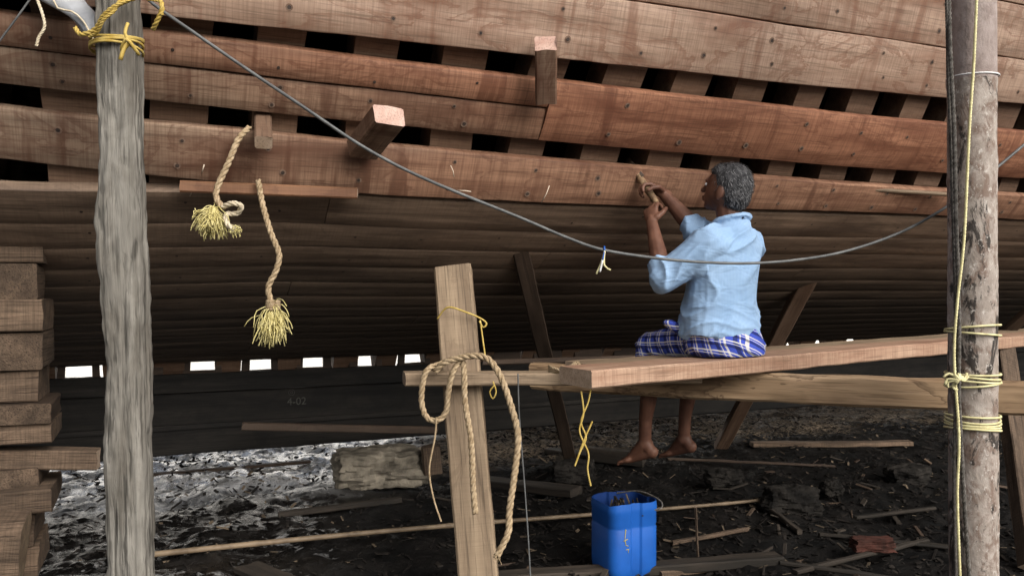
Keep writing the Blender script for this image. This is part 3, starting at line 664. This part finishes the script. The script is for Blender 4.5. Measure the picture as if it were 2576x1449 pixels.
rp('pole_rope',[P(2458,-40,2.80),P(2450,150,2.80),P(2438,330,2.80),P(2425,600,2.80),P(2408,760,2.81),P(2400,900,2.82),P(2412,1100,2.81),P(2408,1250,2.81),P(2415,1460,2.81)],.005,M_cream,'cream cord winding down the pipe pole')
def lash(v0,k,n,mat,lab,knot):
    mb=MB()
    for i in range(n):
        mb.tube(around(P(0,v0+i*k,2.82).z,.087+random.uniform(0,.004),tilt=random.uniform(-.012,.012),ph=random.uniform(0,6)),.004,6,0,loop=True)
    if knot:
        c=P(2405,v0+8,2.80)
        for i in range(7):
            a=random.uniform(0,6.28); mb.tube(smooth([c+V((.02*math.cos(a),-.01,.02*math.sin(a))),c+V((0,-.02,0)),c+V((.03*math.cos(a+2),0,.03*math.sin(a+2))),c+V((.045*math.cos(a+2.5),0,.04*math.sin(a+2.5)))],.01),.0042,6,0)
    mk('pole_lashing',mb,mat,origin=(px,py,P(0,v0,2.82).z),label=lab,cat='rope',group='cord lashings round the pipe pole')
lash(826,16,2,M_cream,'two turns of cream cord round the pipe pole',False)
lash(945,9,4,M_cream,'knotted cream cord lashing round the pipe pole',True)
lash(1052,9,5,M_cream,'several turns of cream cord round the pipe pole',False)
mb=MB(); mb.tube(around(2.065,.0845,tilt=.004),.003,5,loop=True); mk('pole_lashing',mb,M_wht,origin=(px,py,2.065),label='thin white string round the pipe pole',cat='string',group='cord lashings round the pipe pole')
# ---------------------------------------------------------------- bucket
bc=V((.513,3.66,.0)); mb=MB(); Rz=Matrix.Rotation(math.radians(22),3,'Z')
def oct(w,d,c,z,jit=0):
    pts=[]
    def arc(cx,cy,a0): 
        for k in range(5):
            a=math.radians(a0+k*22.5); pts.append((cx+c*math.cos(a),cy+c*math.sin(a)))
    arc(w-c,-d+c,-90); pts.extend([(w,-.03),(w-.008,-.02),(w-.008,.02),(w,.03)])
    arc(w-c,d-c,0); pts.extend([(.03,d),(.02,d-.008),(-.02,d-.008),(-.03,d)])
    arc(-w+c,d-c,90); arc(-w+c,-d+c,180); pts.extend([(-.03,-d),(-.02,-d+.008),(.02,-d+.008),(.03,-d)])
    return [bc+Rz@V((a,b,z+(.005*math.sin(i*.5)+random.uniform(-.002,.002) if jit else 0))) for i,(a,b) in enumerate(pts)]
W,D,C=.124,.114,.046
outer=[(.84,.004),(.93,.010),(.98,.025),(1,.05),(1,.10),(1.0,.22),(.985,.225),(.985,.235),(1.0,.24),(1.0,.29),(1.015,.295),(1.015,.315),(1.0,.335)]
rg=[oct(W*k,D*k,C,z) for k,z in outer[:-1]]; top=oct(W,D,C,.335,1); rg.append(top); NR=len(top)
mb.rings(rg,0,caps=False); mb.f.append(tuple(reversed(range(NR)))); mb.m.append(0)
inn=[[p+(V((bc.x,bc.y,p.z))-p)*.03 for p in top]]+[[p+(V((bc.x,bc.y,p.z))-p)*.04 for p in oct(W,D,C,z)] for z in (.25,.03)]
mb.rings([top]+inn,1,caps=False)
b=len(mb.v); mb.v+=oct(W*.95,D*.95,C,.27); mb.f.append(tuple(range(b,b+NR))); mb.m.append(2)
for k in range(40):
    a=random.uniform(0,6.28); r=random.uniform(0,.09); c=bc+V((math.cos(a)*r,math.sin(a)*r,.27)); mb.tube([c,c+V((random.uniform(-.05,.05),random.uniform(-.05,.05),random.uniform(.01,.07)))],.004,5,3 if k%4==0 else 2)
bk=empty('plastic_bucket',bc,'blue plastic jerrycan cut open as a bucket holding scraps','bucket')
def tochild(mb,o): mb.v=[p-V(o) for p in mb.v]; return mb
mk('bucket_body',tochild(mb,bc),[M_blue,M_bluein,M_dirt,M_chip],parent=bk,sm=True,autos=28)
mb=MB(); mb.tube(smooth([bc+V((-.02,.11,.33)),bc+V((.08,.05,.355)),bc+V((.16,-.03,.335)),bc+V((.165,-.05,.305)),bc+V((.12,-.07,.30))],.01),.0035,6)
mk('handle',tochild(mb,bc),M_blackrope,parent=bk)
mb=MB(); fn=Rz@V((0,-1,0)); fx=Rz@V((1,0,0)); o=bc+fn*(D+.0012)+V((0,0,.17))-fx*.055
for st in ([(0,.06),(-.005,.02),(0,-.01),(.012,-.015)],[(-.012,.01),(.010,.016)],[(.0,-.03),(.015,-.028),(.012,-.045)]):
    mb.tube([o+fx*a+V((0,0,b)) for a,b in st],.0018,5)
mk('paint_marking',tochild(mb,bc),M_paint,parent=bk)
# ---------------------------------------------------------------- PERSON
def remesh(name,mb,vox,it,mat,parent,org,fold=None):
    me=bpy.data.meshes.new('tmp'); me.from_pydata([tuple(p-V(org)) for p in mb.v],[],mb.f)
    ob=bpy.data.objects.new('tmp',me); scene.collection.objects.link(ob)
    m=ob.modifiers.new('r','REMESH'); m.mode='VOXEL'; m.voxel_size=vox; m.use_smooth_shade=True
    m=ob.modifiers.new('s','SMOOTH'); m.factor=.5; m.iterations=it
    dg=bpy.context.evaluated_depsgraph_get(); me2=bpy.data.meshes.new_from_object(ob.evaluated_get(dg)); bpy.data.objects.remove(ob)
    me2.name=name; me2.materials.clear(); me2.materials.append(mat)
    if fold:
        ns=[v.normal.copy() for v in me2.vertices]
        for v,nn in zip(me2.vertices,ns): v.co+=nn*fold(v.co+V(org))
    me2.polygons.foreach_set('use_smooth',[True]*len(me2.polygons)); me2.polygons.foreach_set('material_index',[0]*len(me2.polygons)); me2.update()
    o=bpy.data.objects.new(name,me2); scene.collection.objects.link(o); o.parent=parent; return o
PO=V((.96,3.5,1.0))
per=empty('person',PO,'worker in light blue shirt and checked lungi seated on plank','person')
f=V((-.75,.66,0)).normalized(); lf=V((-f.y,f.x,0))
def ring(c,hw,hd,n=20,fd=None): 
    ff=fd or f; ll=V((-ff.y,ff.x,0))
    return [V(c)+ll*math.cos(a)*hw+ff*math.sin(a)*hd for a in [2*math.pi*i/n for i in range(n)]]
Ls=V((.852,3.385,1.490));Le=P(1668,700,3.42);Lw=P(1640,562,3.60)
Rs=V((1.070,3.62,1.490));Re=P(1752,582,3.62);Rw=P(1668,488,3.72)
Lh=V((.905,3.45,1.085));Lk=P(1630,873,3.74);La=P(1622,1112,3.80)
Rh=V((1.02,3.58,1.085));Rk=P(1733,868,3.90);Ra=P(1720,1100,3.96)
hc=P(1829,476,3.5); fh=V((-.76,.58,.27)).normalized(); lh=V((-fh.y,fh.x,0)).normalized(); uh=fh.cross(lh)*-1
if uh.z<0: uh=-uh
HM=Matrix((fh,lh,uh)).transposed()
def hp(a,b,c): return hc+fh*a+lh*b+uh*c
mb=MB()
mb.rings([ring((.93,3.5,1.03),.13,.10),ring((.925,3.5,1.12),.16,.115),ring((.92,3.5,1.2),.145,.105),ring((.93,3.5,1.35),.15,.095),ring((.95,3.5,1.48),.15,.085),ring((.962,3.5,1.54),.11,.065),ring((.962,3.5,1.585),.06,.055)])
mb.cap((.965,3.5,1.54),hp(-.015,0,-.06),.056,.052)
mb.ell(hc,(.096,.076,.105),HM,nu=24,nv=16); mb.ell(hp(.038,0,-.045),(.055,.054,.062),HM); mb.ell(hp(.062,0,-.088),(.024,.026,.018),HM)
mb.ell(hp(.088,0,.018),(.014,.045,.012),HM); mb.cap(hp(.090,0,.005),hp(.108,0,-.028),.008,.012); mb.ell(hp(.094,0,-.055),(.010,.022,.006),HM); mb.ell(hp(.090,0,-.067),(.010,.020,.007),HM)
for sg in (1,-1):
    mb.ell(hp(.055,sg*.035,-.025),(.025,.02,.02),HM)
    mb.ell(hp(-.005,sg*.079,-.022),(.019,.009,.031),HM); mb.ell(hp(-.002,sg*.077,-.047),(.010,.008,.012),HM)
for a,b,c in ((Ls,Le,Lw),(Rs,Re,Rw)):
    mb.cap(a,b,.045,.040); m=b.lerp(c,.35); mb.cap(b,m,.040,.041); mb.cap(m,c,.041,.026)
for a,b,c in ((Lh,Lk,La),(Rh,Rk,Ra)):
    mb.cap(a,b,.075,.050); m=b.lerp(c,.33)+V((.018,-.012,0)); mb.cap(b,m,.048,.048); mb.cap(m,b.lerp(c,.75),.048,.032); mb.cap(b.lerp(c,.75),c,.032,.030)
    mb.ell(c+V((.027,0,0)),(.012,.012,.014)); 
for c,fd in ((La,V((-.72,.50,-.36))),(Ra,V((-.62,.66,-.36)))):
    fd.normalize(); sdv=V((-fd.y,fd.x,0)).normalized(); upv=fd.cross(sdv)
    if upv.z<0: upv=-upv
    FM=Matrix((fd,sdv,upv)).transposed()
    heel=c+V((.03,-.012,-.045)); ball=heel+fd*.132
    mb.ell(heel,(.034,.029,.030),FM); mb.cap(c,heel,.032,.028); mb.cap(heel,ball,.027,.020); mb.cap(c+V((-.005,0,-.01)),ball,.031,.018)
    mb.ell(ball,(.035,.040,.017),FM)
    for k in range(5):
        o_=(k-2)*.0172; L_=[.046,.044,.040,.034,.027][k]; r_=[.0125,.0093,.009,.0085,.008][k]
        a_=ball+sdv*o_+fd*.018; mb.cap(a_,a_+fd*L_*.6+upv*.003,r_,r_); mb.cap(a_+fd*L_*.6+upv*.003,a_+fd*L_-upv*.006,r_,r_*.85)
def hand(mb,W,d,n,s,curl,spread=.06,thumb=.6):
    d=V(d).normalized(); n=(V(n)-d*V(n).dot(d)).normalized(); s0=V(s); s_=d.cross(n); 
    if s_.dot(s0)<0: s_=-s_
    HMm=Matrix((d,s_,n)).transposed()
    mb.cap(W-d*.02,W+d*.02,.026,.024); mb.ell(W+d*.048,(.046,.038,.015),HMm)
    for k,(of,L) in enumerate(((.029,.072),(.010,.080),(-.010,.074),(-.029,.060))):
        root=W+d*(.082-abs(k-1)*.004)+s_*of; mb.cap(W+d*.02+s_*of*.6,root,.012,.0105)
        p=root; ang=0; r=.0098
        for j,fr in enumerate((.45,.31,.24)):
            ang+=curl[j]*(1+.08*(k-1)); dd=(d*math.cos(ang)+n*math.sin(ang)+s_*spread*(1.5-k)*.6).normalized()
            q=p+dd*L*fr; mb.cap(p,q,r,r*.93,sides=10); p=q; r*=.93
    p=W+d*.018+s_*.028; q=p+(d*.7+s_*.75+n*.35).normalized()*.040; mb.cap(p,q,.015,.012)
    q2=q+(d*.85+n*thumb+s_*.1).normalized()*.032; mb.cap(q,q2,.012,.0105); q3=q2+(d*.7+n*(thumb+.3)-s_*.25).normalized()*.024; mb.cap(q2,q3,.0105,.009)
hand(mb,Lw,P(1634,500,3.67)-Lw,(.55,.80,.1),(.5,-.8,.2),(.6,1.1,.8))
hand(mb,Rw,P(1612,462,3.71)-Rw,(-.25,-.35,-.9),(.2,-1,.1),(.6,1.0,.7))
remesh('body',mb,.0045,3,M_skin,per,PO)
for sg in (1,-1):
    e=MB(); e.ell(hp(.083,sg*.03,0),(.010,.012,.008),HM); mk('eye',tochild(e,PO),M_wht,parent=per)
    e=MB(); e.ell(hp(.091,sg*.03,0),(.004,.005,.005),HM); mk('pupil',tochild(e,PO),M_iron,parent=per)
mb=MB(); E_=[((-.018,0,.020),(.093,.081,.097)),((-.045,0,-.02),(.063,.071,.073)),((.018,0,.058),(.066,.063,.048))]
for c,r in E_: mb.ell(hp(*c),r,HM,nu=28,nv=18)
random.seed(5)
for i in range(5200):
    c,r=random.choice(E_)
    th=random.uniform(0,6.28); z_=random.uniform(-.9,1); rr=math.sqrt(1-z_*z_)
    n_=V((math.cos(th)*rr,math.sin(th)*rr,z_))
    lp=V((c[0]+n_.x*r[0],c[1]+n_.y*r[1],c[2]+n_.z*r[2]))
    if lp.x>.045 and lp.z<.062: continue
    if lp.x>.0 and lp.z<-.02: continue
    if lp.z<-.085: continue
    p=hc+HM@lp; nn=HM@V((n_.x/r[0],n_.y/r[1],n_.z/r[2])).normalized()
    fl=(-uh*.9-fh*.5+lh*random.gauss(0,.35)+fh*random.gauss(0,.3)); fl=(fl-nn*fl.dot(nn)).normalized()
    L_=random.uniform(.010,.020); sdw=nn.cross(fl)*.0011
    p1=p+fl*L_*.5+nn*.0055; p2=p+fl*L_+nn*random.uniform(.003,.008)
    mb.add([p-sdw,p+sdw,p1+sdw,p1-sdw,p2],[(0,1,2,3),(3,2,4)],1 if random.random()<.5 else 0)
mk('hair',tochild(mb,PO),[M_hair,M_hair2],parent=per)
mb=MB()
mb.rings([ring((.912,3.5,1.095),.205,.150,28),ring((.910,3.5,1.13),.203,.150,28),ring((.913,3.5,1.2),.190,.145,28),ring((.924,3.5,1.3),.192,.140,28),ring((.942,3.5,1.4),.200,.132,28),ring((.955,3.5,1.48),.196,.118,28),ring((.962,3.5,1.535),.150,.098,28),ring((.964,3.5,1.575),.088,.076,28),ring((.962,3.5,1.60),.069,.066,28)])
mb.cap(Ls,Ls.lerp(Le,.5),.080,.076); mb.cap(Ls+V((.04,.04,.01)),Ls,.078,.078); mb.cap(Ls.lerp(Le,.5),Le+V((0,0,-.005)),.076,.068)
mb.cap(Ls.lerp(Le,.35)+V((.02,0,-.05)),V((.88,3.44,1.36)),.06,.06)
d=(Lw-Le).normalized(); mb.tube([Le-d*.02,Le+d*.03,Le+d*.065],lambda t:.064-.008*t,16); mb.tube([Le+d*.045,Le+d*.075],.060,16)
mb.cap(Rs,Re,.076,.062); d2=(Rw-Re).normalized(); mb.tube([Re-d2*.02,Re+d2*.02,Re+d2*.05],lambda t:.062-.006*t,16); mb.tube([Re+d2*.035,Re+d2*.06],.059,16)
cc=V((.960,3.5,1.597))
cr=[cc+lf*math.cos(a)*.071+f*math.sin(a)*.068+V((0,0,.010-.018*math.sin(a))) for a in [2*math.pi*i/24 for i in range(24)]]
mb.tube(cr,.009,8,loop=True); mb.tube([p+V((0,0,-.012))+(p-cc).normalized()*.006 for p in cr],.010,8,loop=True)
def fold(p):
    w=noise.noise(p*3.5); w2=noise.noise(p*4+V((9,0,0)))
    t=(p.x-.80)*1.0+(1.5-p.z)*.75
    a=1-min(1,abs(noise.noise(V((t*9,p.y*3,(p.z+p.x)*2.0))+V((w,w2,0))))*2.4)
    b=1-min(1,abs(noise.noise(V((p.x*9,p.y*9,p.z*4+p.x*6))+V((w2,w,3))))*3.0)
    c_=1-min(1,abs(noise.noise(V((p.x*4,p.y*4,p.z*16+w*2))))*2.6)
    k=max(0,min(1,(1.28-p.z)/.15))
    return .015*a*a-.005+.002*b*b+.005*w+.010*c_*c_*k
remesh('shirt',mb,.0055,3,M_shirt,per,PO,fold)
mb=MB()
mb.rings([ring((.94,3.5,1.008),.190,.160,24),ring((.935,3.5,1.03),.200,.168,24),ring((.93,3.5,1.07),.202,.165,24),ring((.922,3.5,1.13),.192,.150,24)])
mb.cap(Lh+V((0,0,.0)),Lk+V((.0,0,.005)),.084,.062); mb.cap(Rh,Rk+V((0,0,.005)),.084,.064)
for t in (.0,.2,.4,.6,.8,1.0):
    a=Lh.lerp(Lk,t);b=Rh.lerp(Rk,t); mb.cap(a+V((0,0,-.010)),b+V((0,0,-.010)),.078-.018*t,.078-.018*t)
mb.cap(Lk+V((-.005,0,-.02)),Lk+V((.0,.02,-.085)),.058,.052); mb.cap(Rk,Rk+V((0,.02,-.080)),.060,.052); mb.cap((Lk+Rk)/2,(Lk+Rk)/2+V((0,.01,-.080)),.055,.045)
mb.cap(Lk+V((0,.0,-.06)),Rk+V((0,.0,-.06)),.050,.050)
mb.ell(P(1682,812,3.50),(.030,.030,.018)); mb.cap(P(1682,815,3.50),P(1720,832,3.47),.022,.028)
def fold2(p):
    k=max(0,min(1,(p.z-1.01)/.03)) if p.y<3.6 else 1
    w=noise.noise(p*5)
    t=p.x*.8+p.z*1.2
    a=1-min(1,abs(noise.noise(V((t*10,p.y*3,p.z*4))+V((w,w,0))))*2.4)
    return (.008*a*a-.003+.003*w)*k
remesh('lungi',mb,.006,5,M_lungi,per,PO,fold2)
t0=P(1652,512,3.67);t1=P(1604,440,3.74);t2=P(1578,415,3.79)
mb=MB(); mb.tube(smooth([t0,t0.lerp(t1,.3),t0.lerp(t1,.7),t1],.01),lambda t:.013+.005*math.sin(t*3.1),10,0)
d=(t2-t1).normalized(); a=V((.6,-.5,.6)); a=(a-d*a.dot(d)).normalized(); b=d.cross(a)
mb.rings([[t1-d*.03+a*x*.018+b*y*.006 for x,y in ((-1,-1),(1,-1),(1,1),(-1,1))],[t1+d*.04+a*x*.026+b*y*.004 for x,y in ((-1,-1),(1,-1),(1,1),(-1,1))],[t2+d*.02+a*x*.03+b*y*.001 for x,y in ((-1,-1),(1,-1),(1,1),(-1,1))]],1)
mk('caulking_tool',mb,[M_bear,M_dprop],origin=t0,label='wooden handled caulking iron held against the hull seam',cat='tool')
# ---------------------------------------------------------------- light, sky, camera
w=bpy.data.worlds.new('World'); scene.world=w; w.use_nodes=True; nt=w.node_tree; bg=nt.nodes['Background']
sky=nt.nodes.new('ShaderNodeTexSky'); sky.sky_type='NISHITA'; sky.sun_disc=False
EL=math.radians(34); AZ=math.atan2(.62,-.78)
sky.sun_elevation=EL; sky.sun_rotation=AZ%(2*math.pi); sky.dust_density=6; sky.air_density=1; sky.ozone_density=1
hs=nt.nodes.new('ShaderNodeHueSaturation'); hs.inputs['Saturation'].default_value=.35
nt.links.new(sky.outputs[0],hs.inputs['Color']); nt.links.new(hs.outputs[0],bg.inputs[0]); bg.inputs[1].default_value=.15
sl=bpy.data.lights.new('sun','SUN'); sl.energy=2.6; sl.angle=math.radians(48); sl.color=(1,.95,.88)
so=bpy.data.objects.new('sun',sl); scene.collection.objects.link(so)
ds=V((math.sin(AZ)*math.cos(EL),math.cos(AZ)*math.cos(EL),math.sin(EL))); so.rotation_euler=(ds).to_track_quat('Z','Y').to_euler(); so.location=(0,0,8)
cam=bpy.data.cameras.new('camera'); co=bpy.data.objects.new('camera',cam); scene.collection.objects.link(co)
co.location=(0,0,EYE); co.rotation_euler=(math.pi/2,0,0); cam.sensor_width=36; cam.lens=28.0; cam.clip_end=3000; cam.clip_start=.05
scene.camera=co
scene.view_settings.view_transform='Standard'; scene.view_settings.look='None'; scene.view_settings.exposure=0
